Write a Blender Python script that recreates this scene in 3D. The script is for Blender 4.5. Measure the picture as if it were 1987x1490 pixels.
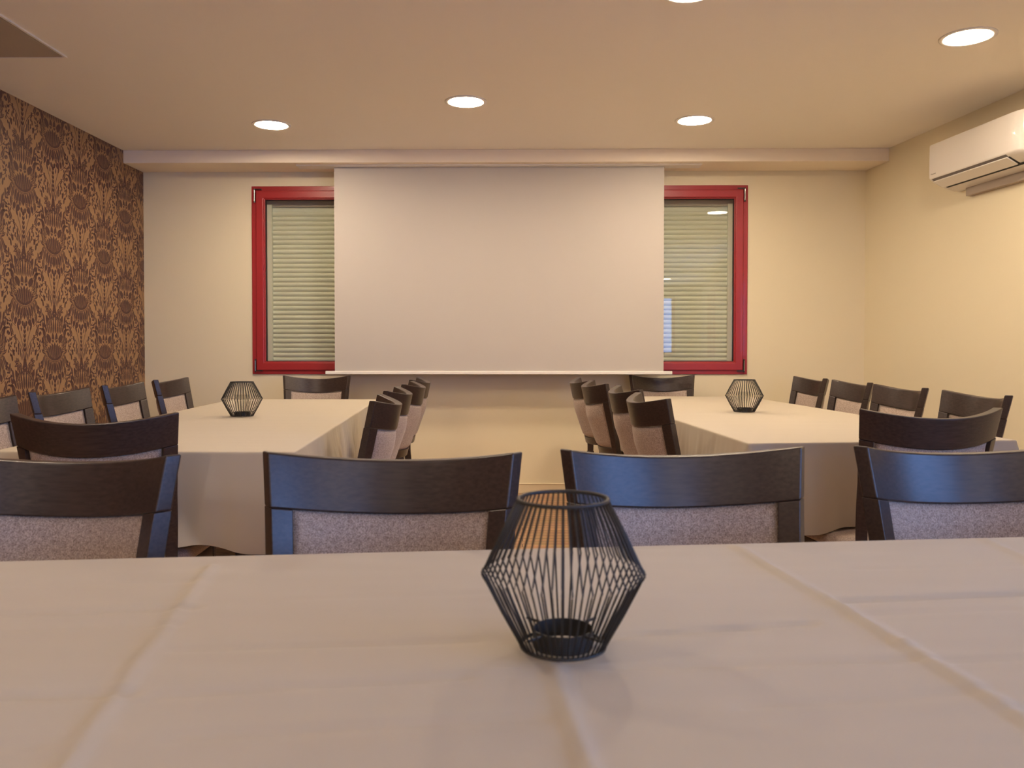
import bpy, bmesh, math, random
from mathutils import Vector, Matrix, noise
PI = math.pi
random.seed(7)
for o in list(bpy.data.objects):
    bpy.data.objects.remove(o, do_unlink=True)
S = bpy.context.scene
C = S.collection

# ------------------------------------------------------------------ camera
CAM_H, TH, PSI, FPX = 1.084, 0.0197, 0.0126, 1620.0
cam_d = bpy.data.cameras.new('camera')
cam = bpy.data.objects.new('camera', cam_d)
C.objects.link(cam)
cam.location = (0, 0, CAM_H)
cam.rotation_euler = (PI / 2 - TH, 0, PSI)
cam_d.sensor_width = 36
cam_d.lens = 36 * FPX / 1987
cam_d.shift_y = -36.1 / 1987
cam_d.clip_start = 0.02
cam_d.dof.use_dof = True
cam_d.dof.focus_distance = 4.6
cam_d.dof.aperture_fstop = 9.0
S.camera = cam

# ------------------------------------------------------------------ light
w = bpy.data.worlds.new('dusk_sky')
S.world = w
w.use_nodes = True
bg = w.node_tree.nodes['Background']
bg.inputs[0].default_value = (0.22, 0.42, 1.0, 1)
bg.inputs[1].default_value = 1.55
S.view_settings.view_transform = 'Standard'
S.view_settings.look = 'None'
S.view_settings.exposure = 2.74
S.view_settings.gamma = 1.0
S.view_settings.use_curve_mapping = False
LAMP = 30.0                      # emission of the downlight diffusers
LAMP_COL = (1.0, 0.80, 0.585)

# ------------------------------------------------------------------ materials
def new_mat(name):
    m = bpy.data.materials.new(name)
    m.use_nodes = True
    return m, m.node_tree.nodes, m.node_tree.links

def mat(name, col, rough=0.5, metal=0.0, spec=0.5, var=0.0, vscale=8.0, bump=0.0, bscale=200.0, sheen=0.0, coat=0.0, stretch=None):
    m, N, L = new_mat(name)
    b = N['Principled BSDF']
    b.inputs['Roughness'].default_value = rough
    b.inputs['Metallic'].default_value = metal
    b.inputs['Specular IOR Level'].default_value = spec
    b.inputs['Sheen Weight'].default_value = sheen
    b.inputs['Coat Weight'].default_value = coat
    b.inputs['Base Color'].default_value = (*col, 1)
    tc = N.new('ShaderNodeTexCoord')
    src = tc.outputs['Object']
    if stretch:
        mp = N.new('ShaderNodeMapping')
        mp.inputs['Scale'].default_value = stretch
        L.new(src, mp.inputs[0])
        src = mp.outputs[0]
    if var:
        n = N.new('ShaderNodeTexNoise')
        n.inputs['Scale'].default_value = vscale
        n.inputs['Detail'].default_value = 4
        L.new(src, n.inputs['Vector'])
        mx = N.new('ShaderNodeMix')
        mx.data_type = 'RGBA'
        mx.inputs['A'].default_value = (*[c * (1 - var) for c in col], 1)
        mx.inputs['B'].default_value = (*[min(1, c * (1 + var)) for c in col], 1)
        L.new(n.outputs['Fac'], mx.inputs['Factor'])
        L.new(mx.outputs['Result'], b.inputs['Base Color'])
    if bump:
        n2 = N.new('ShaderNodeTexNoise')
        n2.inputs['Scale'].default_value = bscale
        n2.inputs['Detail'].default_value = 3
        L.new(src, n2.inputs['Vector'])
        bp = N.new('ShaderNodeBump')
        bp.inputs['Strength'].default_value = bump
        bp.inputs['Distance'].default_value = 0.002
        L.new(n2.outputs['Fac'], bp.inputs['Height'])
        L.new(bp.outputs['Normal'], b.inputs['Normal'])
    return m

M_wall = mat('cream_paint', (0.80, 0.72, 0.53), 0.75, spec=0.25, bump=0.12, bscale=350)
M_ceil = mat('ceiling_paint', (0.90, 0.85, 0.78), 0.8, spec=0.2, bump=0.08, bscale=350)
M_soffit = mat('soffit_paint', (0.90, 0.80, 0.66), 0.7, spec=0.25)
M_base = mat('baseboard_paint', (0.78, 0.68, 0.48), 0.5)
M_white = mat('white_plastic', (0.84, 0.80, 0.75), 0.16, spec=0.5, coat=0.2)
M_whitem = mat('white_matt_metal', (0.84, 0.80, 0.75), 0.4)
M_dark = mat('black_gap', (0.01, 0.01, 0.01), 0.7)
M_grey = mat('grey_print', (0.18, 0.16, 0.15), 0.6)
M_screen = mat('screen_fabric', (0.53, 0.49, 0.45), 0.9, spec=0.1, bump=0.1, bscale=900)
M_red = mat('red_lacquered_wood', (0.36, 0.022, 0.026), 0.38, var=0.10, vscale=40, coat=0.15, stretch=(1, 1, 6))
M_hinge = mat('dark_steel', (0.07, 0.065, 0.06), 0.35, metal=0.8)
M_steel = mat('brushed_steel', (0.55, 0.53, 0.5), 0.35, metal=1.0)
M_slat = mat('shutter_slat', (0.74, 0.72, 0.58), 0.55)
M_wire = mat('black_wire', (0.022, 0.020, 0.018), 0.5, metal=0.0)
M_hatch = mat('hatch_panel', (0.43, 0.36, 0.29), 0.6)
M_tabletop = mat('table_laminate', (0.35, 0.25, 0.17), 0.5)
M_curtain = mat('sheer_cloth', (0.7, 0.68, 0.62), 0.9)
M_paper = mat('wallpaper_ground', (0.36, 0.21, 0.105), 0.5, spec=0.4, var=0.06, vscale=60, bump=0.3, bscale=500)
M_flock = mat('wallpaper_print', (0.085, 0.034, 0.030), 0.42, spec=0.5, var=0.15, vscale=120, bump=0.3, bscale=700)

def wood_dark():
    m, N, L = new_mat('dark_stained_wood')
    b = N['Principled BSDF']
    b.inputs['Roughness'].default_value = 0.34
    b.inputs['Specular IOR Level'].default_value = 0.55
    tc = N.new('ShaderNodeTexCoord')
    mp = N.new('ShaderNodeMapping')
    mp.inputs['Scale'].default_value = (3, 30, 30)
    L.new(tc.outputs['Object'], mp.inputs[0])
    n = N.new('ShaderNodeTexNoise')
    n.inputs['Scale'].default_value = 6
    n.inputs['Detail'].default_value = 5
    L.new(mp.outputs[0], n.inputs['Vector'])
    r = N.new('ShaderNodeValToRGB')
    r.color_ramp.elements[0].position = 0.3
    r.color_ramp.elements[0].color = (0.026, 0.016, 0.013, 1)
    r.color_ramp.elements[1].position = 0.75
    r.color_ramp.elements[1].color = (0.058, 0.037, 0.030, 1)
    L.new(n.outputs['Fac'], r.inputs[0])
    L.new(r.outputs[0], b.inputs['Base Color'])
    bp = N.new('ShaderNodeBump')
    bp.inputs['Strength'].default_value = 0.12
    bp.inputs['Distance'].default_value = 0.001
    L.new(n.outputs['Fac'], bp.inputs['Height'])
    L.new(bp.outputs['Normal'], b.inputs['Normal'])
    return m
M_wood = wood_dark()

def fabric():
    m, N, L = new_mat('taupe_speckled_upholstery')
    b = N['Principled BSDF']
    b.inputs['Roughness'].default_value = 0.85
    b.inputs['Specular IOR Level'].default_value = 0.2
    b.inputs['Sheen Weight'].default_value = 0.25
    tc = N.new('ShaderNodeTexCoord')
    n = N.new('ShaderNodeTexNoise')
    n.inputs['Scale'].default_value = 420
    n.inputs['Detail'].default_value = 2
    L.new(tc.outputs['Object'], n.inputs['Vector'])
    n3 = N.new('ShaderNodeTexNoise')
    n3.inputs['Scale'].default_value = 160
    L.new(tc.outputs['Object'], n3.inputs['Vector'])
    ad = N.new('ShaderNodeMath')
    ad.operation = 'MULTIPLY_ADD'
    ad.inputs[1].default_value = 0.25
    L.new(n3.outputs['Fac'], ad.inputs[0])
    sc = N.new('ShaderNodeMath')
    sc.operation = 'MULTIPLY'
    sc.inputs[1].default_value = 0.75
    L.new(n.outputs['Fac'], sc.inputs[0])
    L.new(sc.outputs[0], ad.inputs[2])
    r = N.new('ShaderNodeValToRGB')
    r.color_ramp.elements[0].position = 0.36
    r.color_ramp.elements[0].color = (0.24, 0.180, 0.150, 1)
    r.color_ramp.elements[1].position = 0.64
    r.color_ramp.elements[1].color = (0.57, 0.465, 0.395, 1)
    L.new(ad.outputs[0], r.inputs[0])
    L.new(r.outputs[0], b.inputs['Base Color'])
    bp = N.new('ShaderNodeBump')
    bp.inputs['Strength'].default_value = 0.4
    bp.inputs['Distance'].default_value = 0.001
    L.new(n.outputs['Fac'], bp.inputs['Height'])
    L.new(bp.outputs['Normal'], b.inputs['Normal'])
    return m
M_fabric = fabric()

def cloth():
    m, N, L = new_mat('cream_tablecloth')
    b = N['Principled BSDF']
    b.inputs['Base Color'].default_value = (0.485, 0.425, 0.325, 1)
    b.inputs['Roughness'].default_value = 0.62
    b.inputs['Specular IOR Level'].default_value = 0.3
    b.inputs['Sheen Weight'].default_value = 0.15
    tc = N.new('ShaderNodeTexCoord')
    w1 = N.new('ShaderNodeTexNoise')
    w1.inputs['Scale'].default_value = 700
    L.new(tc.outputs['Object'], w1.inputs['Vector'])
    bp = N.new('ShaderNodeBump')
    bp.inputs['Strength'].default_value = 0.15
    bp.inputs['Distance'].default_value = 0.0006
    L.new(w1.outputs['Fac'], bp.inputs['Height'])
    L.new(bp.outputs['Normal'], b.inputs['Normal'])
    return m
M_cloth = cloth()

def floor_mat():
    m, N, L = new_mat('oak_plank_floor')
    b = N['Principled BSDF']
    b.inputs['Roughness'].default_value = 0.42
    tc = N.new('ShaderNodeTexCoord')
    br = N.new('ShaderNodeTexBrick')
    br.inputs['Color1'].default_value = (0.40, 0.225, 0.115, 1)
    br.inputs['Color2'].default_value = (0.52, 0.31, 0.165, 1)
    br.inputs['Mortar'].default_value = (0.10, 0.045, 0.02, 1)
    br.inputs['Scale'].default_value = 1.0
    br.inputs['Mortar Size'].default_value = 0.0035
    br.inputs['Mortar Smooth'].default_value = 0.3
    br.inputs['Brick Width'].default_value = 1.2
    br.inputs['Row Height'].default_value = 0.07
    L.new(tc.outputs['Object'], br.inputs['Vector'])
    mp = N.new('ShaderNodeMapping')
    mp.inputs['Scale'].default_value = (2, 40, 1)
    L.new(tc.outputs['Object'], mp.inputs[0])
    n = N.new('ShaderNodeTexNoise')
    n.inputs['Scale'].default_value = 3
    n.inputs['Detail'].default_value = 6
    L.new(mp.outputs[0], n.inputs['Vector'])
    mx = N.new('ShaderNodeMix')
    mx.data_type = 'RGBA'
    mx.blend_type = 'OVERLAY'
    mx.inputs['Factor'].default_value = 0.55
    L.new(br.outputs['Color'], mx.inputs['A'])
    L.new(n.outputs['Color'], mx.inputs['B'])
    L.new(mx.outputs['Result'], b.inputs['Base Color'])
    return m
M_floor = floor_mat()

def glass_mat(name, tint):
    m, N, L = new_mat(name)
    N.remove(N['Principled BSDF'])
    out = N['Material Output']
    tr = N.new('ShaderNodeBsdfTransparent')
    tr.inputs[0].default_value = (*tint, 1)
    gl = N.new('ShaderNodeBsdfGlossy')
    gl.inputs['Roughness'].default_value = 0.0
    fr = N.new('ShaderNodeFresnel')
    fr.inputs[0].default_value = 1.7
    mx = N.new('ShaderNodeMixShader')
    ge = N.new('ShaderNodeNewGeometry')
    iv = N.new('ShaderNodeMath')
    iv.operation = 'SUBTRACT'
    iv.inputs[0].default_value = 1.0
    L.new(ge.outputs['Backfacing'], iv.inputs[1])
    mu = N.new('ShaderNodeMath')
    mu.operation = 'MULTIPLY'
    L.new(fr.outputs[0], mu.inputs[0])
    L.new(iv.outputs[0], mu.inputs[1])
    L.new(mu.outputs[0], mx.inputs[0])
    L.new(tr.outputs[0], mx.inputs[1])
    L.new(gl.outputs[0], mx.inputs[2])
    L.new(mx.outputs[0], out.inputs[0])
    return m
M_glass = glass_mat('window_glass', (0.93, 0.95, 0.93))
M_cup = glass_mat('candle_glass', (0.97, 0.97, 0.96))

def emit_mat():
    m, N, L = new_mat('lit_diffuser')
    N.remove(N['Principled BSDF'])
    e = N.new('ShaderNodeEmission')
    e.inputs[0].default_value = (*LAMP_COL, 1)
    e.inputs[1].default_value = LAMP
    L.new(e.outputs[0], N['Material Output'].inputs[0])
    return m
M_lamp = emit_mat()

# ------------------------------------------------------------------ helpers
def obj(name, bm, m, parent=None, smooth=False, bevel=0.0, seg=2):
    bmesh.ops.recalc_face_normals(bm, faces=bm.faces[:])
    me = bpy.data.meshes.new(name)
    bm.to_mesh(me)
    bm.free()
    for x in (m if isinstance(m, (list, tuple)) else [m]):
        me.materials.append(x)
    if smooth:
        for p in me.polygons:
            p.use_smooth = True
    o = bpy.data.objects.new(name, me)
    C.objects.link(o)
    if parent:
        o.parent = parent
    if bevel:
        bv = o.modifiers.new('bevel', 'BEVEL')
        bv.width = bevel
        bv.segments = seg
        bv.limit_method = 'ANGLE'
        bv.angle_limit = math.radians(40)
    return o

def thing(name, label, cat, loc=(0, 0, 0), rz=0.0, group=None):
    o = bpy.data.objects.new(name, None)
    C.objects.link(o)
    o.empty_display_size = 0.1
    o.location = loc
    o.rotation_euler = (0, 0, rz)
    o['label'] = label
    o['category'] = cat
    if group:
        o['group'] = group
    return o

def tag(o, label, cat, group=None):
    o['label'] = label
    o['category'] = cat
    if group:
        o['group'] = group
    return o

def struct(o):
    o['kind'] = 'structure'
    return o

def box(bm, x0, x1, y0, y1, z0, z1, mtx=None):
    vs = []
    for x in (x0, x1):
        for y in (y0, y1):
            for z in (z0, z1):
                p = Vector((x, y, z))
                vs.append(bm.verts.new(mtx @ p if mtx else p))
    for f in ((0, 1, 3, 2), (4, 6, 7, 5), (0, 4, 5, 1), (2, 3, 7, 6), (0, 2, 6, 4), (1, 5, 7, 3)):
        bm.faces.new([vs[i] for i in f])

def loft(bm, rings, cap=True, closed=False):
    rs = [[bm.verts.new(p) for p in r] for r in rings]
    n = len(rs[0])
    k = len(rs)
    for i in range(k if closed else k - 1):
        a, b = rs[i], rs[(i + 1) % k]
        for j in range(n):
            bm.faces.new((a[j], a[(j + 1) % n], b[(j + 1) % n], b[j]))
    if cap and not closed:
        bm.faces.new(rs[0][::-1])
        bm.faces.new(rs[-1])
    return rs

def ring_xy(cx, cy, z, r, n):
    return [Vector((cx + r * math.cos(2 * PI * i / n), cy + r * math.sin(2 * PI * i / n), z)) for i in range(n)]

def tube(bm, pts, r, n=8, closed=False):
    pts = [Vector(p) for p in pts]
    rings = []
    k = len(pts)
    for i, p in enumerate(pts):
        if closed:
            t = pts[(i + 1) % k] - pts[i - 1]
        else:
            t = pts[min(i + 1, k - 1)] - pts[max(i - 1, 0)]
        t.normalize()
        up = Vector((0, 0, 1)) if abs(t.z) < 0.95 else Vector((1, 0, 0))
        a = t.cross(up).normalized()
        b = t.cross(a)
        rings.append([p + r * (math.cos(2 * PI * j / n) * a + math.sin(2 * PI * j / n) * b) for j in range(n)])
    loft(bm, rings, cap=not closed, closed=closed)

def lathe(bm, prof, n=48, c=(0, 0)):
    loft(bm, [ring_xy(c[0], c[1], z, r, n) for r, z in prof], cap=False, closed=True)

# ------------------------------------------------------------------ room shell
YB, ZC, XL, YR = 6.264, 2.5, -2.85, -6.0
SL = 0.112                                     # the right wall runs slightly askew
def xr(y): return 2.55 + SL * (YB - y)
T = 0.22

bm = bmesh.new()
box(bm, XL - T, xr(YR) + T, YR - T, YB + T, -0.1, 0)
struct(obj('floor', bm, M_floor))
bm = bmesh.new()
box(bm, XL - T, xr(YR) + T, YR - T, YB + T, ZC, ZC + 0.1)
struct(obj('ceiling', bm, M_ceil))

def wall_with_holes(name, length, holes, m, mtx, mats=None):
    """wall in local coordinates: x along it, y 0..T outwards, z up"""
    bm = bmesh.new()
    xs = 0.0
    for (a, b, z0, z1) in holes:
        box(bm, xs, a, 0, T, 0, ZC, mtx)
        box(bm, a, b, 0, T, 0, z0, mtx)
        box(bm, a, b, 0, T, z1, ZC, mtx)
        xs = b
    box(bm, xs, length, 0, T, 0, ZC, mtx)
    return struct(obj(name, bm, m))

# back wall (x along +X)
WZ0, WZ1 = 0.925, 2.27
mb = Matrix.Translation((XL, YB, 0))
wall_with_holes('wall_back', xr(YB) - XL, [(-2.0 - XL, -0.80 - XL, WZ0, WZ1), (0.60 - XL, 1.645 - XL, WZ0, WZ1)], M_wall, mb)
# right wall
ang_r = math.atan2(-1, SL)
LR = (YB - YR) * math.sqrt(1 + SL * SL)
mr = Matrix.Translation((2.55, YB, 0)) @ Matrix.Rotation(ang_r, 4, 'Z')
HR = [(5.1, 8.4, 0.9, 2.2), (9.4, 11.3, 0.9, 2.2)]
wall_with_holes('wall_right', LR, HR, M_wall, mr)
# rear wall
mrr = Matrix.Translation((xr(YR), YR, 0)) @ Matrix.Rotation(PI, 4, 'Z')
XRR = xr(YR)
HB = [(XRR - 3.38, XRR - 1.55, 0.95, 2.27)]
wall_with_holes('wall_rear', XRR - XL, HB, M_wall, mrr)

# left wall: patterned wallpaper, raised print
def damask():
    """one half of the motif (mirrored later), metres, origin at the foot of the bowl; returns (polygon, layer)"""
    shapes = []
    lay = [0]
    def leaf(x, y, ang, ln, wd, curl=0.0, vein=False, n=6):
        left, right, mid = [], [], []
        px, py = x, y
        for i in range(n + 1):
            t = i / n
            a = ang + curl * t
            wv = wd * 0.5 * math.sin(PI * min(1, t * 0.97 + 0.03) ** 0.8) ** 0.75 if i < n else 0.0
            nx, ny = -math.sin(a), math.cos(a)
            left.append((px + nx * wv, py + ny * wv))
            right.append((px - nx * wv, py - ny * wv))
            mid.append((px, py))
            px += ln / n * math.cos(a)
            py += ln / n * math.sin(a)
        shapes.append((left + right[::-1][1:], lay[0]))
        if vein:
            k = lay[0]
            lay[0] = 1
            stroke(mid[:-1], 0.0022)
            lay[0] = k
    def stroke(pts, wd):
        for i in range(len(pts) - 1):
            (x0, y0), (x1, y1) = pts[i], pts[i + 1]
            dx, dy = x1 - x0, y1 - y0
            l = math.hypot(dx, dy) + 1e-9
            nx, ny = -dy / l * wd / 2, dx / l * wd / 2
            ex, ey = dx / l * wd * .3, dy / l * wd * .3
            shapes.append(([(x0 + nx - ex, y0 + ny - ey), (x0 - nx - ex, y0 - ny - ey), (x1 - nx + ex, y1 - ny + ey), (x1 + nx + ex, y1 + ny + ey)], lay[0]))
    def curve(x, y, ang, ln, curl, wd, n=8, c2=0.0):
        pts = [(x, y)]
        for i in range(n):
            t = (i + .5) / n
            a = ang + curl * t + c2 * t * t
            x += ln / n * math.cos(a)
            y += ln / n * math.sin(a)
            pts.append((x, y))
        stroke(pts, wd)
        return x, y
    def dot(x, y, r, e=1.3):
        shapes.append(([(x + r * math.cos(2 * PI * i / 7), y + r * e * math.sin(2 * PI * i / 7)) for i in range(7)], lay[0]))
    R = math.radians
    # ---- dark masses of the medallion
    for a, ln, wd, c in ((90, .110, .040, 0), (104, .110, .038, .15), (118, .108, .038, .1), (134, .110, .038, -.1), (150, .115, .038, -.4), (163, .115, .032, -.7)):
        leaf(0, .004, R(a), ln, wd, c)                          # tulip in the bowl
    leaf(-.078, .070, R(168), .070, .026, -1.3, True)            # scrolls sweeping out
    leaf(-.074, .088, R(148), .082, .028, -1.1, True)
    leaf(-.068, .108, R(132), .080, .026, -.7, True)
    leaf(-.086, .052, R(190), .060, .022, -1.2, True)
    leaf(-.045, .105, R(112), .070, .034, .5)
    leaf(-.020, .110, R(85), .060, .030, .3)
    for (x, y, a, ln) in ((-.010, .165, 90, .095), (-.028, .165, 95, .100), (-.046, .165, 99, .095), (-.064, .165, 104, .090), (-.082, .170, 112, .075), (-.096, .160, 122, .045),
                          (-.012, .235, 91, .075), (-.030, .240, 97, .062), (-.047, .240, 104, .050), (-.066, .235, 112, .042)):
        leaf(x, y, R(a), ln, .0165, .10)
    leaf(-.004, .285, R(112), .042, .013, -.5)
    leaf(-.003, .310, R(115), .032, .011, -.5)
    leaf(0, .290, R(90), .055, .010)
    leaf(-.006, .262, R(128), .042, .014, -.7)
    leaf(-.112, .150, R(100), .050, .020, .3)
    leaf(-.112, .200, R(92), .032, .014, .3)
    leaf(-.084, .235, R(95), .045, .014, .2)
    # skirt below the bowl
    leaf(0, -.012, R(-90), .070, .034)
    leaf(-.020, -.014, R(-98), .085, .028, -.25)
    leaf(-.042, -.006, R(-104), .085, .028, -.1)
    leaf(-.064, .006, R(-106), .085, .026, .1)
    leaf(-.084, .020, R(-112), .080, .024, .2, True)
    leaf(-.102, .036, R(-120), .075, .022, .4, True)
    leaf(-.045, -.080, R(-105), .040, .036, .2)
    leaf(-.078, -.070, R(-112), .045, .028, .3)
    leaf(-.108, -.040, R(-100), .060, .026, .2, True)
    leaf(-.130, .000, R(-100), .050, .020, .1)
    leaf(-.018, -.090, R(-88), .032, .020)
    curve(0, -.008, R(180), .150, -1.20, .0140, 12)              # dark band under the bowl
    leaf(-.100, .085, R(115), .070, .030, -.4)
    leaf(-.122, .100, R(100), .045, .018, .2)
    leaf(-.095, .120, R(105), .060, .026, .1)
    # ---- light lines over the masses
    lay[0] = 1
    curve(0, -.003, R(180), .135, -1.15, .0030, 10)               # bowl
    curve(0, -.011, R(180), .150, -1.25, .0024, 10)
    for x0, a, ln, c in ((-.008, 92, .085, .1), (-.022, 100, .088, .1), (-.038, 108, .085, 0), (-.054, 116, .078, -.2)):
        curve(x0, .010 + abs(x0) * .35, R(a), ln, c, .0024, 5)
    curve(-.006, .120, R(125), .075, 3.6, .0034, 10)              # curls on top of the bowl
    curve(-.018, .122, R(125), .045, 3.4, .0022, 8)
    for x0, ln in ((-.019, .085), (-.037, .085), (-.055, .078), (-.073, .070)):
        curve(x0, .168, R(95 - x0 * -120 + 4), ln, .12, .0020, 4)
    for y0, s_ in ((.060, 1.0), (.078, 1.1), (.096, 1.0), (.040, .9), (.112, .9)):
        curve(-.078, y0, R(165 if y0 < .09 else 140), .080 * s_, -1.7, .0024, 8)
    for x0, y0, a in ((-.012, -.016, -96), (-.032, -.010, -100), (-.054, .000, -102), (-.075, .014, -106)):
        curve(x0, y0, R(a), .080, -.5 if x0 > -.06 else .3, .0024, 7)
    for k in range(5):
        dot(-.024 - .012 * k, .205 + .005 * (k % 2), .0022)
        dot(-.018 - .011 * k, .258 - .006 * k, .0020)
        dot(-.03 - .018 * k, -.062, .0022)
    lay[0] = 0
    # ---- sheaf between the columns
    stroke([(0, -.335), (0, -.12)], .0042)
    x1, y1 = curve(-.003, -.335, R(93), .200, .42, .0040, 8)
    leaf(x1, y1, R(112), .050, .016, -.2)
    x2, y2 = curve(-.006, -.320, R(97), .190, .95, .0042, 8)
    leaf(x2, y2, R(128), .060, .026, -.5, True)
    curve(x2 + .010, y2 - .014, R(178), .150, 2.6, .0040, 12, 1.2)   # tendril curling round
    curve(-.085, -.120, R(150), .075, -.2, .0034, 5)
    for j in range(6):
        leaf(-.002, -.265 + .026 * j, R(118), .026, .010, -.5)
    leaf(0, -.125, R(90), .030, .011)
    for (x, y) in ((-.090, -.175), (-.082, -.200), (-.094, -.222), (-.078, -.246), (-.100, -.262), (-.060, -.262)):
        dot(x, y, .0058)
        leaf(x - .004, y - .004, R(-75), .022, .012)
    leaf(-.060, -.215, R(-86), .050, .013)
    leaf(-.044, -.245, R(-88), .055, .012)
    leaf(-.028, -.275, R(-90), .045, .010)
    leaf(-.030, -.150, R(95), .035, .011)
    # palmettes at the stem foot
    for a, ln, c in ((142, .040, -.5), (176, .046, -.5), (212, .048, -.2), (248, .052, .1), (286, .050, .2), (318, .036, .4)):
        leaf(-.056, -.330, R(a), ln, .019, c, True)
    curve(-.056, -.330, R(80), .030, .9, .0036, 4)
    leaf(-.100, -.290, R(110), .045, .017)
    leaf(-.116, -.320, R(100), .040, .014)
    dot(0, -.372, .009)
    dot(-.022, -.362, .005)
    # drooping pair
    leaf(-.010, -.400, R(125), .050, .016, 1.6)
    leaf(-.046, -.378, R(-112), .070, .027, -.4, True)
    leaf(-.086, -.372, R(-86), .055, .020, .2)
    leaf(-.118, -.368, R(-80), .060, .018, .2)
    leaf(-.140, -.330, R(-95), .050, .014)
    curve(-.085, -.430, R(215), .085, -.6, .0034, 6)
    rr = random.Random(5)
    for k in range(40):
        leaf(rr.uniform(-.150, -.118), rr.uniform(-.30, .27), rr.uniform(1, 5), .022, .011)
    return shapes

def left_wall():
    bm = bmesh.new()
    box(bm, XL - T, XL, YR, YB, 0, ZC)
    for f in bm.faces:
        f.material_index = 0
    sh = damask()
    y_lo, y_hi, z_lo, z_hi = 0.4, YB - 0.001, 0.002, ZC - 0.002
    lay = 0
    for i in range(-1, 16):
        cy = 5.97 - 0.306 * (i - 1)
        for j in range(-1, 5):
            cz = 1.335 + 0.323 * (1 if (i % 2 == 0) else 0) + 0.645 * (j - 2)
            for mir in (1, -1):
                for s, level in sh:
                    pts = [(cy + mir * p[0], cz + p[1]) for p in s]
                    if all(p[0] < y_lo for p in pts) or all(p[0] > y_hi for p in pts): continue
                    if all(p[1] < z_lo for p in pts) or all(p[1] > z_hi for p in pts): continue
                    lay = (lay + 1) % 23
                    off = XL + 0.0004 + lay * 0.00001 + (0.0005 if level else 0)
                    vs = [bm.verts.new((off, min(max(p[0], y_lo), y_hi), min(max(p[1], z_lo), z_hi))) for p in pts]
                    try:
                        f = bm.faces.new(vs)
                        f.material_index = 2 if level else 1
                    except ValueError:
                        pass
    me = bpy.data.meshes.new('wall_left')
    for f in bm.faces:
        if f.material_index:
            f.normal_update()
            if f.normal.x < 0:
                f.normal_flip()
    bm.to_mesh(me)
    bm.free()
    me.materials.append(M_paper)
    me.materials.append(M_flock)
    me.materials.append(M_paper)
    o = bpy.data.objects.new('wall_left', me)
    C.objects.link(o)
    return struct(o)
left_wall()

# soffit above the screen
bm = bmesh.new()
box(bm, XL, xr(5.95) + 0.01, 5.95, YB, 2.409, ZC)
struct(obj('trim_1', bm, M_soffit, bevel=0.003))
# baseboards
bm = bmesh.new()
box(bm, XL + 0.012, xr(YB) - 0.012, YB - 0.012, YB, 0, 0.070)
box(bm, XL + 0.012, xr(YB) - 0.012, YB - 0.015, YB, 0.068, 0.074)
struct(obj('baseboard_back', bm, M_base, bevel=0.0015))
bm = bmesh.new()
box(bm, XL, XL + 0.012, YR, YB, 0, 0.074)
struct(obj('baseboard_left', bm, M_base, bevel=0.0015))
bm = bmesh.new()
box(bm, 0, LR, -0.012, 0, 0, 0.074, mr)
struct(obj('baseboard_right', bm, M_base, bevel=0.0015))

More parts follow.
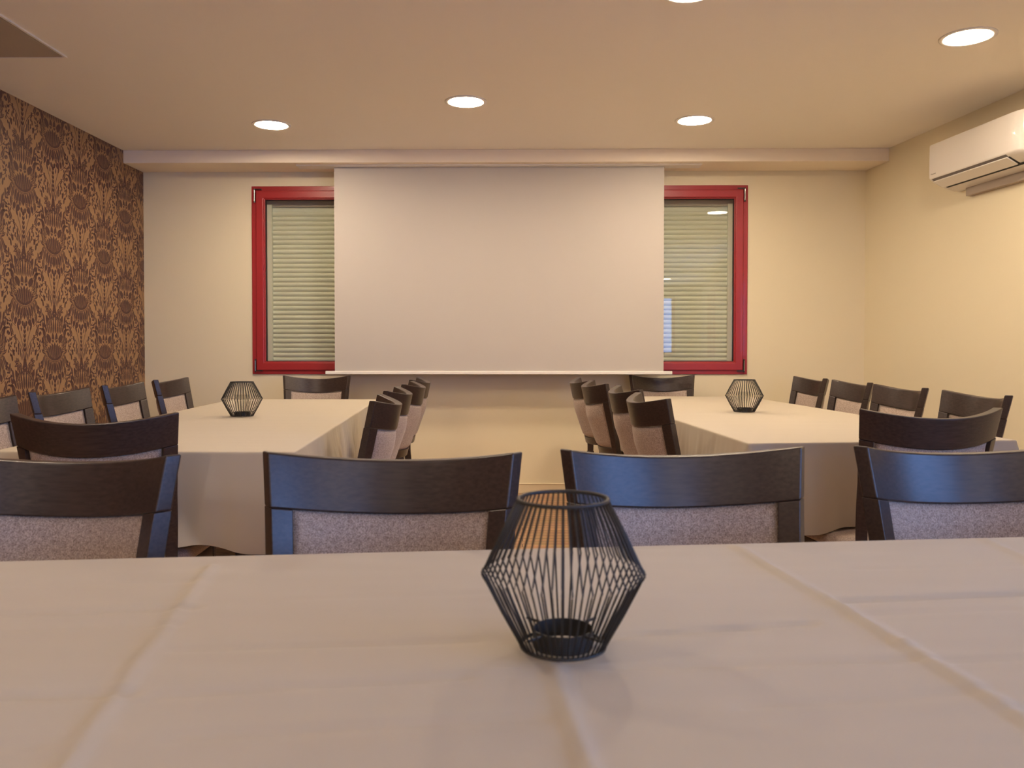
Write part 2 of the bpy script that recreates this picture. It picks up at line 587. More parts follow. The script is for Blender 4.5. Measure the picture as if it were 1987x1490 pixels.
# ------------------------------------------------------------------ windows in the back wall
def red_window(name, x0, x1, hinge_left):
    """x0..x1 outer frame; z 0.894..2.302"""
    z0, z1 = 0.894, 2.302
    root = bpy.data.objects.new(name, None)
    C.objects.link(root)
    root.location = (0, 0, 0)
    struct(root)
    def frame(nm, a0, a1, b0, b1, wd, y0, y1, m, bev):
        bm = bmesh.new()
        prof = [(0, y1), (0, y0), (wd, y0), (wd, y1)]
        rings = []
        for (cx, cz, sx, sz) in ((a0, b0, 1, 1), (a1, b0, -1, 1), (a1, b1, -1, -1), (a0, b1, 1, -1)):
            rings.append([Vector((cx + sx * p[0], p[1], cz + sz * p[0])) for p in prof])
        loft(bm, rings, closed=True)
        return obj(nm, bm, m, root, bevel=bev)
    frame('window_frame', x0, x1, z0, z1, 0.055, YB - 0.010, YB + 0.07, M_red, 0.003)
    frame('sash', x0 + 0.034, x1 - 0.034, z0 + 0.030, z1 - 0.034, 0.058, YB - 0.022, YB + 0.05, M_red, 0.006)
    frame('glazing_bead', x0 + 0.090, x1 - 0.090, z0 + 0.086, z1 - 0.090, 0.010, YB - 0.012, YB + 0.03, M_red, 0.004)
    frame('gasket', x0 + 0.099, x1 - 0.099, z0 + 0.095, z1 - 0.099, 0.005, YB + 0.006, YB + 0.03, M_dark, 0)
    bm = bmesh.new()
    box(bm, x0 + 0.098, x1 - 0.098, YB + 0.014, YB + 0.018, z0 + 0.094, z1 - 0.098)
    obj('pane', bm, M_glass, root)
    # roller shutter outside the glass
    sx0, sx1 = x0 + 0.09, x1 - 0.09
    bm = bmesh.new()
    pitch = 0.0358
    k = 0
    z = z0 + 0.055
    ztop = z1 - 0.142
    prev = None
    ys = YB + 0.105
    rows = []
    while z + pitch < ztop + 0.004:
        for (dz, dy) in ((0.0, 0.004), (0.003, -0.001), (0.010, -0.0065), (0.018, -0.0085), (0.026, -0.0065), (0.0325, -0.001), (0.0345, 0.005)):
            rows.append((z + dz, ys + dy))
        z += pitch
    vl = [bm.verts.new((sx0, y, zz)) for zz, y in rows]
    vr = [bm.verts.new((sx1, y, zz)) for zz, y in rows]
    for i in range(len(rows) - 1):
        bm.faces.new((vl[i], vr[i], vr[i + 1], vl[i + 1]))
    # solid back of the curtain of slats
    box(bm, sx0, sx1, ys + 0.006, ys + 0.012, z0 + 0.05, ztop + 0.02)
    obj('roller_shutter', bm, M_slat, root)
    bm = bmesh.new()
    box(bm, x0 + 0.05, x1 - 0.05, YB + 0.085, YB + 0.20, ztop + 0.005, z1 - 0.03)
    obj('shutter_box', bm, M_hatch, root)
    for sx in (x0 + 0.075, x1 - 0.127):
        bm = bmesh.new()
        box(bm, sx, sx + 0.052, YB + 0.072, YB + 0.094, z0 + 0.04, ztop + 0.02)
        obj('guide_rail', bm, M_slat, root)
    hx = x0 + 0.026 if hinge_left else x1 - 0.026
    d = 1 if hinge_left else -1
    for (za, zb) in ((z1 - 0.122, z1 - 0.020), (z0 + 0.016, z0 + 0.112)):
        bm = bmesh.new()
        tube(bm, [(hx, YB - 0.020, za), (hx, YB - 0.020, zb)], 0.0065, 10)
        zz = zb - 0.006 if za > 1.5 else za + 0.010
        box(bm, min(hx, hx + d * 0.055), max(hx, hx + d * 0.055), YB - 0.026, YB - 0.020, zz - 0.003, zz + 0.004)
        hg = obj('hinge', bm, M_hinge, root, smooth=False)
        hg['label'] = 'dark steel corner hinge'
        bm = bmesh.new()
        tube(bm, [(hx, YB - 0.0275, za + 0.010), (hx, YB - 0.0275, zb - 0.010)], 0.0025, 8)
        obj('hinge_pin', bm, M_steel, hg)
    return root
red_window('window_1', -2.031, -0.765, True)
red_window('window_2', 0.565, 1.677, False)

# daylight windows behind the camera
def day_window(name, hole, mtx):
    a, b, z0, z1 = hole
    root = bpy.data.objects.new(name, None)
    C.objects.link(root)
    struct(root)
    bm = bmesh.new()
    rings = []
    prof = [(0, 0.14), (0, 0.06), (0.06, 0.06), (0.06, 0.14)]
    for (cx, cz, sx, sz) in ((a, z0, 1, 1), (b, z0, -1, 1), (b, z1, -1, -1), (a, z1, 1, -1)):
        rings.append([mtx @ Vector((cx + sx * p[0], p[1], cz + sz * p[0])) for p in prof])
    loft(bm, rings, closed=True)
    for k in range(1, 3 if b - a > 2.5 else 2):
        xm = a + (b - a) * k / (3 if b - a > 2.5 else 2)
        box(bm, xm - 0.025, xm + 0.025, 0.06, 0.14, z0 + 0.06, z1 - 0.06, mtx)
    obj('window_frame', bm, M_red, root)
    bm = bmesh.new()
    box(bm, a + 0.05, b - 0.05, 0.098, 0.102, z0 + 0.05, z1 - 0.05, mtx)
    obj('pane', bm, M_glass, root)
    # light portal for the sky outside
    ld = bpy.data.lights.new('sky_portal', 'AREA')
    ld.shape = 'RECTANGLE'
    ld.size = b - a
    ld.size_y = z1 - z0
    ld.cycles.is_portal = True
    lo = bpy.data.objects.new('sky_portal', ld)
    C.objects.link(lo)
    ctr = mtx @ Vector(((a + b) / 2, 0.2, (z0 + z1) / 2))
    inward = (mtx.to_3x3() @ Vector((0, -1, 0))).normalized()
    lo.location = ctr
    lo.rotation_euler = inward.to_track_quat('-Z', 'Z').to_euler()
    return root
day_window('window_3', HR[0], mr)
day_window('window_4', HR[1], mr)
day_window('window_5', HB[0], mrr)

# ------------------------------------------------------------------ projection screen
scr = thing('projection_screen', 'white pull-down projection screen covering the middle of the back wall', 'projection screen', (-0.173, 6.07, 0.90))
def rel(o, root):
    o.matrix_parent_inverse = Matrix.Translation(root.location).inverted()
    return o
bm = bmesh.new()
box(bm, -1.368, 1.023, 6.069, 6.0705, 0.918, 2.403)
rel(obj('screen_fabric', bm, M_screen, scr), scr)
bm = bmesh.new()
box(bm, -1.435, 1.085, 6.056, 6.084, 0.8985, 0.923)
rel(obj('bottom_bar', bm, M_whitem, scr, bevel=0.004), scr)
bm = bmesh.new()
box(bm, -1.630, 1.285, 6.010, 6.13, 2.401, 2.409)
rel(obj('housing_rail', bm, M_whitem, scr, bevel=0.001), scr)

# ------------------------------------------------------------------ ceiling
def make_downlight():
    t = thing('ceiling_downlight', '', 'ceiling light')
    bm = bmesh.new()
    lathe(bm, [(0.099, -0.0005), (0.099, -0.004), (0.103, -0.006), (0.116, -0.006), (0.120, -0.004), (0.120, -0.0005)], 64)
    obj('trim_ring', bm, M_whitem, t, smooth=True)
    bm = bmesh.new()
    bm.faces.new([bm.verts.new(p) for p in ring_xy(0, 0, -0.0035, 0.0985, 64)])
    bm.faces.new([bm.verts.new(p) for p in ring_xy(0, 0, -0.0015, 0.0985, 64)])
    d = obj('diffuser', bm, M_lamp, t)
    return t
def dup(root, loc, rz, label, group=None):
    r = root.copy()
    C.objects.link(r)
    r.location = loc
    r.rotation_euler = (0, 0, rz)
    r['label'] = label
    if group:
        r['group'] = group
    for ch in list(root.children):
        c = ch.copy()
        C.objects.link(c)
        c.parent = r
        for g in list(ch.children):
            d = g.copy()
            C.objects.link(d)
            d.parent = c
    return r
LP = [(-1.586, 5.284, 'round lit downlight at the far left of the ceiling'),
      (-0.325, 4.805, 'round lit downlight in the middle of the ceiling above the screen'),
      (1.065, 5.210, 'round lit downlight on the far right, above the right window'),
      (2.019, 3.840, 'large round lit downlight near the air conditioner'),
      (0.66, 3.335, 'round lit downlight cut off by the top edge of the picture'),
      (-1.55, 2.35, 'added unseen fill downlight above the near part of the left table'),  # unseen lamps added from here down to brighten the room, except the last
      (-1.9, -0.6, 'added unseen fill downlight behind the camera on the left'),
      (0.5, -1.6, 'added unseen fill downlight behind the camera in the middle'),
      (2.3, -2.4, 'added unseen fill downlight behind the camera on the right'),
      (-1.2, -3.4, 'added unseen fill downlight near the rear wall on the left'),
      (2.9, -4.4, 'round lit downlight near the rear wall on the right')]
dl = make_downlight()
for i, (x, y, lab) in enumerate(LP):
    if i == 0:
        dl.location = (x, y, ZC)
        dl['label'] = lab
        dl['group'] = 'ceiling downlights'
    else:
        dup(dl, (x, y, ZC), 0, lab, 'ceiling downlights')

ht = thing('ceiling_hatch', 'darker rectangular hatch panel in the ceiling above the patterned wall', 'ceiling hatch', (-2.50, 3.45, ZC))
hx0, hx1, hy0, hy1 = -0.30, 0.294, -0.60, 0.598
bm = bmesh.new()
rings = []
for (cx, cy, sx, sy) in ((hx0, hy0, 1, 1), (hx1, hy0, -1, 1), (hx1, hy1, -1, -1), (hx0, hy1, 1, -1)):
    rings.append([Vector((cx + sx * p[0], cy + sy * p[0], p[1])) for p in ((0, -0.0005), (0, -0.007), (0.010, -0.007), (0.010, -0.0005))])
loft(bm, rings, closed=True)
obj('hatch_frame', bm, M_whitem, ht)
bm = bmesh.new()
box(bm, hx0 + 0.018, hx1 - 0.022, hy0 + 0.018, hy1 - 0.012, -0.0055, -0.0005)
obj('hatch_panel', bm, M_hatch, ht)

# ------------------------------------------------------------------ air conditioner on the right wall
# local: x along the wall towards the camera, y out of the wall into the room, z up
ac_s = 1.115
acm = thing('air_conditioner', 'white wall-mounted air conditioner high on the right wall', 'air conditioner')
p0 = mr @ Vector((ac_s, 0, 2.02))
acm.location = p0
acm.rotation_euler = (0, 0, ang_r)
# note: local +y of wall matrix points outwards, so the room side is -y
def ac_prof(depth_scale, inset_z=0.0):
    # (out, z) outline from top back, over the front, down the curved underside
    return [(0.001, 0.305 - inset_z), (0.17 * depth_scale, 0.305 - inset_z), (0.197 * depth_scale, 0.300 - inset_z), (0.201 * depth_scale, 0.292 - inset_z),
            (0.203 * depth_scale, 0.20), (0.202 * depth_scale, 0.102), (0.196 * depth_scale, 0.092), (0.180 * depth_scale, 0.080), (0.130 * depth_scale, 0.052), (0.080 * depth_scale, 0.036), (0.040, 0.026), (0.001, 0.024)]
ACL = 0.80
bm = bmesh.new()
rings = []
for (x, ds) in ((0.0, 0.985), (0.003, 1.0), (0.40, 1.0), (0.700, 1.0), (0.735, 0.992), (0.762, 0.965), (0.782, 0.92), (0.794, 0.86), (0.800, 0.76)):
    rings.append([Vector((x, -o_, z)) for o_, z in ac_prof(ds)])
loft(bm, rings)
b_ = obj('body', bm, M_white, acm, smooth=True)
b_.modifiers.new('es', 'EDGE_SPLIT').split_angle = math.radians(35)
# black outlet slots
bm = bmesh.new()
def uquad(x0, x1, o0, z0, o1, z1, th):
    # strip following the underside, standing th proud of it
    n = Vector((0, -(z0 - z1), -(o0 - o1))).normalized() if False else Vector((0, -0.45, -0.89))
    a = [Vector((x0, -o0, z0)), Vector((x1, -o0, z0)), Vector((x1, -o1, z1)), Vector((x0, -o1, z1))]
    lo_ = [bm.verts.new(p) for p in a]
    hi_ = [bm.verts.new(p + n * th) for p in a]
    bm.faces.new(lo_)
    bm.faces.new(hi_[::-1])
    for i in range(4):
        bm.faces.new((lo_[i], lo_[(i + 1) % 4], hi_[(i + 1) % 4], hi_[i]))
uquad(0.035, 0.735, 0.119, 0.0475, 0.102, 0.0425, 0.0035)
uquad(0.668, 0.680, 0.180, 0.081, 0.118, 0.046, 0.003)
obj('outlet_slot', bm, M_dark, acm)
bm = bmesh.new()
uquad(0.020, 0.672, 0.196, 0.0925, 0.180, 0.081, 0.002)
obj('outlet_recess', bm, M_grey, acm)
bm = bmesh.new()
uquad(0.020, 0.665, 0.183, 0.0815, 0.120, 0.0475, 0.007)
obj('louver_flap', bm, M_white, acm, bevel=0.0015)
bm = bmesh.new()
box(bm, 0.105, 0.77, -0.035, -0.001, -0.022, 0.026)
obj('mounting_plate', bm, M_hatch, acm, bevel=0.002)
cu = bpy.data.curves.new('lettering', 'FONT')
cu.body = 'Panasonic'
cu.size = 0.0125
cu.extrude = 0.0002
tmp = bpy.data.objects.new('lettering_tmp', cu)
C.objects.link(tmp)
bpy.context.view_layer.update()
me = bpy.data.meshes.new_from_object(tmp.evaluated_get(bpy.context.evaluated_depsgraph_get()))
bpy.data.objects.remove(tmp, do_unlink=True)
me.materials.clear()
me.materials.append(M_grey)
lt = bpy.data.objects.new('lettering', me)
C.objects.link(lt)
lt.parent = acm
lt.rotation_euler = (PI / 2, 0, 0)
lt.location = (0.020, -0.2032, 0.116)

# ------------------------------------------------------------------ dining chair (faces local +y)
HTOP, SAG, DIP = 0.895, 0.086, 0.027
def lerp_tab(tab, z):
    for (z0, v0), (z1, v1) in zip(tab, tab[1:]):
        if z <= z1:
            t = (z - z0) / (z1 - z0)
            return v0 + (v1 - v0) * t
    return tab[-1][1]
TY = [(0.0, -0.280), (0.20, -0.245), (0.40, -0.224), (0.45, -0.223), (0.52, -0.228), (0.60, -0.240), (0.69, -0.257), (0.79, -0.278), (0.895, -0.300)]
TW = [(0.0, 0.205), (0.45, 0.205), (0.65, 0.211), (0.79, 0.222), (0.895, 0.233)]
def back_pt(u, z, off, grow=0.0):
    hw = lerp_tab(TW, z) + grow
    k = min(1, max(0, (z - 0.42) / 0.30))
    s = SAG * (0.55 + 0.45 * k)
    x = hw * u
    y = lerp_tab(TY, z) - s * (1 - u * u)
    zz = z - DIP * (1 - u * u) * k
    nx, ny = -2 * s * u, hw
    l = math.hypot(nx, ny)
    return Vector((x + nx / l * off, y + ny / l * off, zz))
def slab(bm, us, zs, t_front, t_back, grow=0.0):
    """solid following the curved back; t_front/t_back are functions of (u,z)"""
    F, B = [], []
    for z in zs:
        F.append([bm.verts.new(back_pt(u, z, t_front(u, z), grow)) for u in us])
        B.append([bm.verts.new(back_pt(u, z, -t_back(u, z), grow)) for u in us])
    nz, nu = len(zs), len(us)
    for i in range(nz - 1):
        for j in range(nu - 1):
            bm.faces.new((F[i][j], F[i][j + 1], F[i + 1][j + 1], F[i + 1][j]))
            bm.faces.new((B[i][j], B[i + 1][j], B[i + 1][j + 1], B[i][j + 1]))
        bm.faces.new((F[i][0], F[i + 1][0], B[i + 1][0], B[i][0]))
        bm.faces.new((F[i][-1], B[i][-1], B[i + 1][-1], F[i + 1][-1]))
    for j in range(nu - 1):
        bm.faces.new((F[0][j], B[0][j], B[0][j + 1], F[0][j + 1]))
        bm.faces.new((F[-1][j], F[-1][j + 1], B[-1][j + 1], B[-1][j]))
def lin(a, b, n): return [a + (b - a) * i / n for i in range(n + 1)]
def shade(o, ang=35):
    for p in o.data.polygons:
        p.use_smooth = True
    wn = o.modifiers.new('wn', 'WEIGHTED_NORMAL')
    wn.keep_sharp = True
    return o

def make_chair():
    t = thing('dining_chair', '', 'chair')
    bm = bmesh.new()
    slab(bm, lin(-1, 1, 26), lin(0.796, HTOP, 4), lambda u, z: 0.015, lambda u, z: 0.016, 0.001)
    shade(obj('top_rail', bm, M_wood, t, bevel=0.004, seg=3))
    for sd in (-1, 1):
        bm = bmesh.new()
        us = [sd * 0.845, sd * 0.92, sd * 1.0]
        if sd < 0:
            us = us[::-1]
        slab(bm, us, [0.40, 0.45, 0.50, 0.55, 0.60, 0.65, 0.69, 0.72, 0.755, 0.796], lambda u, z: 0.016, lambda u, z: 0.018)
        # leg below, tapering to the floor
        rings = []
        for z, hx, hy in ((0.0, 0.012, 0.014), (0.20, 0.015, 0.018), (0.41, 0.0165, 0.021)):
            cx, cy = sd * (0.188 + 0.005 * (1 - z / 0.41)), lerp_tab(TY, z) - 0.008
            rings.append([Vector((cx + a * hx, cy + b * hy, z)) for a, b in ((-1, -1), (1, -1), (1, 1), (-1, 1))])
        loft(bm, rings)
        shade(obj('leg', bm, M_wood, t, bevel=0.0022, seg=2))
    # upholstered back panel
    bm = bmesh.new()
    def bulge(u, z):
        a = max(0.0, 1 - (abs(u) / 0.835) ** 5)
        b = max(0.0, 1 - abs((z - 0.667) / 0.129) ** 5)
        return math.sqrt(a * b)
    slab(bm, lin(-0.838, 0.838, 28), lin(0.538, 0.795, 16), lambda u, z: 0.004 + 0.011 * bulge(u, z), lambda u, z: 0.006 + 0.013 * bulge(u, z))
    obj('backrest', bm, M_fabric, t, smooth=True, bevel=0.0)
    bm = bmesh.new()
    slab(bm, lin(-0.845, 0.845, 20), lin(0.490, 0.536, 2), lambda u, z: 0.011, lambda u, z: 0.012)
    shade(obj('lower_rail', bm, M_wood, t, bevel=0.003))
    # seat cushion
    bm = bmesh.new()
    def outline(sc, z, n=44):
        pts = []
        for i in range(n):
            a = 2 * PI * i / n
            c_, s_ = math.cos(a), math.sin(a)
            e = 0.42
            px = math.copysign(abs(c_) ** e, c_)
            py = math.copysign(abs(s_) ** e, s_)
            hw = 0.205 + 0.022 * (py + 1) / 2
            pts.append(Vector((px * hw * sc, 0.012 + py * 0.205 * sc, z)))
        return pts
    loft(bm, [outline(0.93, 0.391), outline(0.985, 0.395), outline(1.0, 0.407), outline(0.995, 0.423), outline(0.965, 0.435), outline(0.88, 0.443), outline(0.6, 0.449), outline(0.25, 0.451)])
    obj('seat', bm, M_fabric, t, smooth=True)
    bm = bmesh.new()
    rg = []
    for (cx, cy, sx, sy) in ((-0.200, -0.185, 1, 1), (0.200, -0.185, -1, 1), (0.212, 0.195, -1, -1), (-0.212, 0.195, 1, -1)):
        rg.append([Vector((cx + sx * q[0], cy + sy * q[0], q[1])) for q in ((0, 0.328), (0, 0.390), (0.02, 0.390), (0.02, 0.328))])
    loft(bm, rg, closed=True)
    obj('seat_frame', bm, M_wood, t, bevel=0.002)
    for sd in (-1, 1):
        bm = bmesh.new()
        rings = []
        for z, h in ((0.0, 0.012), (0.30, 0.017), (0.390, 0.018)):
            cx, cy = sd * 0.196, 0.178
            rings.append([Vector((cx + a * h, cy + b * h, z)) for a, b in ((-1, -1), (1, -1), (1, 1), (-1, 1))])
        loft(bm, rings)
        obj('leg', bm, M_wood, t, bevel=0.003)
    return t

# (x, y of the top of the back, turn of the back, facing, label, group)
CH = [
 (-0.242, 1.531, -0.009, PI, 'dark wooden chair facing us across the front table, left of the front lantern', 'chairs along the front table'),
 (0.313, 1.600, 0.110, PI, 'dark wooden chair with blue sheen, across the front table just right of the front lantern', 'chairs along the front table'),
 (0.893, 1.650, 0.060, PI, 'dark wooden chair with bright blue sheen at the far right of the front table', 'chairs along the front table'),
 (-0.858, 1.494, -0.041, PI, 'dark wooden chair cut off at the left, leftmost at the front table', 'chairs along the front table'),
 (-1.268, 2.467, 0.098, 0, 'dark wooden chair seen from behind at the near end of the left table', 'chairs around the left table'),
 (1.305, 2.690, 0.110, 0, 'dark wooden chair seen from behind at the near end of the right table', 'chairs around the right table'),
 (-1.470, 5.940, 0.060, PI, 'dark wooden chair facing us at the far end of the left table', 'chairs around the left table'),
 (1.022, 6.120, 0.020, PI, 'dark wooden chair facing us at the far end of the right table', 'chairs around the right table'),
 (-0.575, 3.273, 1.681, 0, 'nearest of the four chairs on the aisle side of the left table', 'chairs around the left table'),
 (-0.631, 4.000, 1.616, 0, 'second chair from the front on the aisle side of the left table', 'chairs around the left table'),
 (-0.648, 4.700, 1.606, 0, 'third chair from the front on the aisle side of the left table', 'chairs around the left table'),
 (-0.695, 5.365, 1.598, 0, 'farthest of the four chairs on the aisle side of the left table', 'chairs around the left table'),
 (0.534, 3.428, 1.680, -PI, 'nearest of the four chairs on the aisle side of the right table', 'chairs around the right table'),
 (0.530, 4.130, 1.672, -PI, 'second chair from the front on the aisle side of the right table', 'chairs around the right table'),
 (0.442, 4.808, 1.662, -PI, 'third chair from the front on the aisle side of the right table', 'chairs around the right table'),
 (0.405, 5.325, 1.690, -PI, 'farthest of the four chairs on the aisle side of the right table', 'chairs around the right table'),
 (-2.085, 3.177, 1.595, -PI, 'chair cut off at the left edge, nearest along the patterned wall', 'chairs around the left table'),
 (-2.159, 3.884, 1.559, -PI, 'second chair from the left edge, against the patterned wall', 'chairs around the left table'),
 (-2.192, 4.571, 1.600, -PI, 'third chair from the left edge, by the corner of the patterned wall', 'chairs around the left table'),
 (-2.251, 5.337, 1.555, -PI, 'chair on the wall side of the left table nearest the left window', 'chairs around the left table'),
 (1.974, 3.674, 1.645, 0, 'nearest chair on the wall side of the right table', 'chairs around the right table'),
 (1.940, 4.330, 1.680, 0, 'second nearest chair on the wall side of the right table', 'chairs around the right table'),
 (1.945, 4.973, 1.649, 0, 'third nearest chair on the wall side of the right table', 'chairs around the right table'),
 (1.926, 5.634, 1.671, 0, 'farthest chair on the wall side of the right table', 'chairs around the right table'),
]
chair0 = make_chair()
for i, (x, y, yaw, face, lab, grp) in enumerate(CH):
    rz = yaw + face
    ox = x - 0.30 * math.sin(rz)
    oy = y + 0.30 * math.cos(rz)
    if i == 0:
        chair0.location = (ox, oy, 0)
        chair0.rotation_euler = (0, 0, rz)
        chair0['label'] = lab
        chair0['group'] = grp
    else:
        dup(chair0, (ox, oy, 0), rz, lab, grp)

# ------------------------------------------------------------------ tables and cloths
TZ = 0.755
def bil(q, s, t):
    a, b, c, d = [Vector((*p, 0)) for p in q]      # near-left, near-right, far-right, far-left
    return (a * (1 - s) + b * s) * (1 - t) + (d * (1 - s) + c * s) * t

def make_table(q, label, ix=0.42, iy=0.46):
    ctr = bil(q, .5, .5)
    t = thing('banquet_table', label, 'table', (ctr.x, ctr.y, 0), 0, 'cloth-covered banquet tables')
    def P(s, tt, z):
        v = bil(q, s, tt) - ctr
        return Vector((v.x, v.y, z))
    bm = bmesh.new()
    i = 0.006
    loft(bm, [[P(i, i, z), P(1 - i, i, z), P(1 - i, 1 - i, z), P(i, 1 - i, z)] for z in (0.710, 0.741)])
    obj('tabletop', bm, M_tabletop, t)
    e1 = (bil(q, 1, 0) - bil(q, 0, 0)).length
    e2 = (bil(q, 0, 1) - bil(q, 0, 0)).length
    ds, dt = ix / e1, iy / e2
    for s in (ds, 1 - ds):
        for tt in (dt, 1 - dt):
            c = P(s, tt, 0)
            bm = bmesh.new()
            loft(bm, [[Vector((c.x + a * h, c.y + b * h, z)) for a, b in ((-1, -1), (1, -1), (1, 1), (-1, 1))] for z, h in ((0, .018), (0.709, .022))])
            obj('leg', bm, M_wood, t)
    return t

def make_cloth(q, hems, creases, label, seed, fold=0.010, res=0.02, wr=0.0006, cr=1.0):
    """hems: function(side, x, y) -> hem height; creases: list of (x0,y0,x1,y1,height,width)"""
    ctr = bil(q, .5, .5)
    L1 = ((bil(q, 1, 0) - bil(q, 0, 0)).length + (bil(q, 1, 1) - bil(q, 0, 1)).length) / 2
    L2 = ((bil(q, 0, 1) - bil(q, 0, 0)).length + (bil(q, 1, 1) - bil(q, 1, 0)).length) / 2
    nx, ny = max(8, int(L1 / res)), max(8, int(L2 / res))
    def h(x, y):
        z = wr * (noise.noise(Vector((x * 2.2, y * 9.0, seed))) + 0.6 * noise.noise(Vector((x * 5, y * 22, seed + 3))))
        for (x0, y0, x1, y1, a, wd) in creases:
            dx, dy = x1 - x0, y1 - y0
            l2 = dx * dx + dy * dy
            t = ((x - x0) * dx + (y - y0) * dy) / l2
            tc_ = min(1.0, max(0.0, t))
            d = math.hypot(x - x0 - tc_ * dx, y - y0 - tc_ * dy)
            if d < wd * 3:
                z += cr * a * math.exp(-(d / wd) ** 2)
        return z
    verts, faces = [], []
    idx = {}
    for j in range(ny + 1):
        for i in range(nx + 1):
            p = bil(q, i / nx, j / ny)
            idx[(i, j)] = len(verts)
            e = min(i, nx - i, j, ny - j)
            k = min(1.0, e / 3.0)
            verts.append((p.x, p.y, TZ + 0.0008 + h(p.x, p.y) * k))
    for j in range(ny):
        for i in range(nx):
            faces.append((idx[(i, j)], idx[(i + 1, j)], idx[(i + 1, j + 1)], idx[(i, j + 1)]))
    # perimeter, counter-clockwise
    per = [((i, 0), 0) for i in range(nx)] + [((nx, j), 1) for j in range(ny)] + [((i, ny), 2) for i in range(nx, 0, -1)] + [((0, j), 3) for j in range(ny, 0, -1)]
    n = len(per)
    P = [Vector(verts[idx[k]]) for k, s in per]
    dist = [0.0]
    for a in range(n):
        dist.append(dist[-1] + (P[(a + 1) % n] - P[a]).length)
    norms = []
    for a in range(n):
        d = (P[(a + 1) % n] - P[a]).normalized() + (P[a] - P[a - 1]).normalized()
        d.normalize()
        norms.append(Vector((d.y, -d.x, 0)))
    rows = [0, 0.004, 0.012, 0.03, 0.06, 0.10, 0.15, 0.21, 0.28, 0.36, 0.45, 0.55, 0.66, 0.78, 0.90, 0.96, 1.0]
    prev = [idx[k] for k, s in per]
    corner_d = [0.0, L1, L1 + L2, 2 * L1 + L2, 2 * (L1 + L2)]
    for r, v in enumerate(rows[1:]):
        cur = []
        for a in range(n):
            side = per[a][1]
            hem = hems(side, P[a].x, P[a].y)
            drop = TZ - hem
            dc = min(abs(dist[a] - c) for c in corner_d)
            cone = math.exp(-(dc / 0.05) ** 2)
            s = dist[a]
            f = noise.noise(Vector((s * 5.5, v * 0.7, seed))) + 0.45 * noise.noise(Vector((s * 14.0, v * 1.0, seed + 9)))
            f += 0.8 * noise.noise(Vector((s * 3.0 + v * 1.6, v * 1.2 - s * 1.0, seed + 5))) * v
            amp = fold * min(1.0, v * 2.2)
            u_ = s - dist[0]
            f += 1.9 * math.exp(-(((u_ - 0.62 + 0.32 * (1 - v)) / 0.030) ** 2)) * smooth01((v - 0.35) * 2) if side in (0, 2) else 0.5 * noise.noise(Vector((s * 24.0, 0.3 * v, seed + 2)))
            out = 0.0035 + 0.006 * v + amp * (f + 0.6) * 0.9 + 0.030 * cone * v
            out = max(0.003, out)
            z = TZ - drop * v + 0.0008
            if r == 0:
                out = 0.0025
            p = P[a] + norms[a] * out
            cur.append(len(verts))
            verts.append((p.x, p.y, z))
        for a in range(n):
            b = (a + 1) % n
            faces.append((prev[a], cur[a], cur[b], prev[b]))
        prev = cur
    verts = [(x - ctr.x, y - ctr.y, z - TZ) for x, y, z in verts]
    me = bpy.data.meshes.new('tablecloth')
    me.from_pydata(verts, [], faces)
    me.materials.append(M_cloth)
    for p in me.polygons:
        p.use_smooth = True
    o = bpy.data.objects.new('tablecloth', me)
    C.objects.link(o)
    o.location = (ctr.x, ctr.y, TZ)
    return tag(o, label, 'tablecloth', 'cream tablecloths')

def smooth01(t):
    t = min(1.0, max(0.0, t))
    return t * t * (3 - 2 * t)
def hump(x, a, b, e):
    return smooth01((x - a + e) / e) * (1 - smooth01((x - b) / e))

QL = [(-1.700, 2.655), (-0.729, 2.650), (-0.945, 5.430), (-1.890, 5.430)]
QR = [(0.789, 2.915), (1.778, 3.030), (1.545, 5.790), (0.560, 5.790)]
QF = [(-1.440, 0.320), (2.200, 0.700), (2.100, 1.600), (-1.550, 1.190)]
make_table(QL, 'table under the cream cloth on the left, beside the patterned wall')
make_table(QR, 'table under the cream cloth on the right, below the air conditioner')
make_table(QF, 'table under the cloth filling the foreground', 0.45, 0.36)

def hem_left(side, x, y):
    if side == 0:
        return 0.432 + 0.030 * hump(x, -1.52, -1.03, 0.18)
    return 0.464
def hem_right(side, x, y):
    if side == 0:
        return 0.432 + 0.026 * hump(x, 1.13, 1.56, 0.10)
    return 0.464
def hem_front(side, x, y):
    return 0.466
def grid_creases(q, ss, ts, a, wd):
    out = []
    for s in ss:
        p, r = bil(q, s, 0), bil(q, s, 1)
        out.append((p.x, p.y, r.x, r.y, a, wd))
    for t in ts:
        p, r = bil(q, 0, t), bil(q, 1, t)
        out.append((p.x, p.y, r.x, r.y, a, wd))
    return out
make_cloth(QL, hem_left, grid_creases(QL, (.27, .52, .77), (.12, .25, .42, .58, .75), 0.0009, 0.006), 'cream tablecloth over the left table, beside the patterned wall', 4.0, fold=0.024, res=0.013)
make_cloth(QR, hem_right, grid_creases(QR, (.3, .66), (.16, .4, .62, .8), 0.0006, 0.007), 'cream tablecloth over the right table, below the air conditioner', 11.0, fold=0.016, res=0.013)
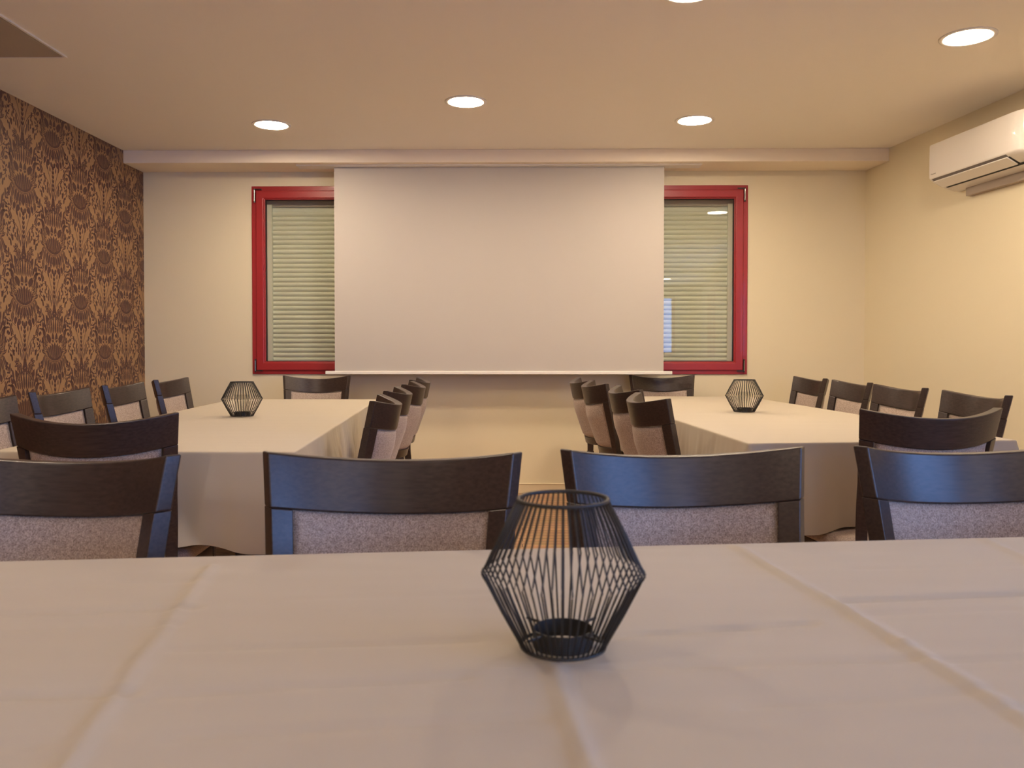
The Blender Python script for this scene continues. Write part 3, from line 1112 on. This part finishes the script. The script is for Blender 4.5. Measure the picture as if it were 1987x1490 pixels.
FC = [(-0.47, 1.25, -0.325, 0.45, 0.0020, 0.0065),
      (0.345, 1.44, 0.425, 0.93, 0.0022, 0.007), (0.425, 0.93, 0.475, 0.50, 0.0022, 0.007),
      (0.792, 1.46, 0.795, 0.60, 0.0014, 0.007),
      (-0.01, 1.35, 0.03, 0.88, 0.0007, 0.007), (0.03, 0.88, 0.07, 0.45, 0.0020, 0.006),
      (-0.85, 0.742, -0.375, 0.785, -0.0024, 0.0065), (-0.350, 0.780, -0.06, 0.83, -0.0016, 0.0065), (-0.06, 0.83, 0.03, 0.845, -0.0008, 0.006),
      (0.09, 0.855, 0.42, 0.885, -0.0016, 0.0065), (0.44, 0.88, 0.9, 0.905, -0.0016, 0.007),
      (-0.80, 1.00, -0.415, 1.045, -0.0022, 0.0065), (-0.62, 0.965, -0.41, 0.985, -0.0012, 0.006), (-0.375, 0.900, -0.05, 0.935, -0.0015, 0.0065), (0.09, 0.945, 0.35, 1.00, -0.0024, 0.0042),
      (0.415, 1.085, 0.80, 1.150, -0.0030, 0.008), (0.43, 1.03, 0.62, 1.05, -0.0010, 0.006), (-0.30, 0.700, 0.02, 0.735, -0.0014, 0.0065), (0.20, 0.765, 0.45, 0.800, -0.0010, 0.0065), (-0.9, 0.64, -0.4, 0.68, -0.0012, 0.007),
      (0.44, 0.760, 0.9, 0.790, -0.0010, 0.0065), (0.50, 1.25, 1.2, 1.31, -0.0008, 0.009), (-1.2, 1.10, -0.46, 1.17, -0.0007, 0.009), (-0.30, 1.09, 0.0, 1.12, -0.0006, 0.008)]
make_cloth(QF, hem_front, FC, 'pale tablecloth over the front table, filling the foreground', 20.0, fold=0.010, res=0.0085, wr=0.0026, cr=2.4)

# ------------------------------------------------------------------ wire lanterns
def make_lantern(label, loc, H, R, r_top, r_base, glass, nw=44, wr=0.0013, turn=0.0):
    t = thing('wire_lantern', label, 'lantern', loc, turn, 'black wire lanterns')
    zm = H * 0.50
    bm = bmesh.new()
    for i in range(nw):
        a = 2 * PI * i / nw
        c, s = math.cos(a), math.sin(a)
        pts = [(r_base, 0.002), ((r_base + R) / 2, zm * 0.5), (R - 0.004, zm - 0.006), (R, zm), (R - 0.004, zm + 0.006), ((r_top + R) / 2, (H + zm) / 2), (r_top, H - 0.002)]
        tube(bm, [(r * c, r * s, z) for r, z in pts], wr, 6)
    obj('wire_cage', bm, M_wire, t, smooth=True)
    for nm, r, z in (('top_ring', r_top, H - 0.002), ('base_ring', r_base, 0.0024)):
        bm = bmesh.new()
        tube(bm, ring_xy(0, 0, z, r, 48), 0.0022, 8, closed=True)
        obj(nm, bm, M_wire, t, smooth=True)
    rc = r_base * 0.72
    bm = bmesh.new()
    lathe(bm, [(rc - 0.0012, 0.001), (rc, 0.001), (rc, 0.021), (rc - 0.0012, 0.021)], 40)
    for a in range(4):
        an = PI / 4 + a * PI / 2
        rr = r_base + (R - r_base) * 0.018 / zm
        tube(bm, [(rc * math.cos(an), rc * math.sin(an), 0.019), (rr * math.cos(an), rr * math.sin(an), 0.019)], 0.0016, 6)
    tube(bm, [(-rc, 0, 0.003), (rc, 0, 0.003)], 0.0016, 6)
    tube(bm, [(0, -rc, 0.003), (0, rc, 0.003)], 0.0016, 6)
    obj('candle_holder', bm, M_wire, t)
    if glass:
        bm = bmesh.new()
        lathe(bm, [(rc - 0.004, 0.006), (rc - 0.004, H * 0.62), (rc - 0.006, H * 0.62), (rc - 0.006, 0.006)], 40)
        gl = obj('candle_glass', bm, M_cup, t, smooth=False)
        gl['label'] = 'clear glass candle tube'
    return t
LZ = TZ + 0.0030
make_lantern('large black wire lantern on the front table', (0.044, 0.902, LZ + 0.0025), 0.163, 0.0885, 0.0485, 0.0455, False, 54, 0.00105)
make_lantern('small black wire lantern on the left table', (-1.361, 4.031, LZ), 0.168, 0.0965, 0.053, 0.052, True, 42, 0.0014, 0.05)
make_lantern('small black wire lantern on the right table', (1.151, 4.343, LZ), 0.168, 0.0965, 0.053, 0.052, True, 42, 0.0014, 0.1)
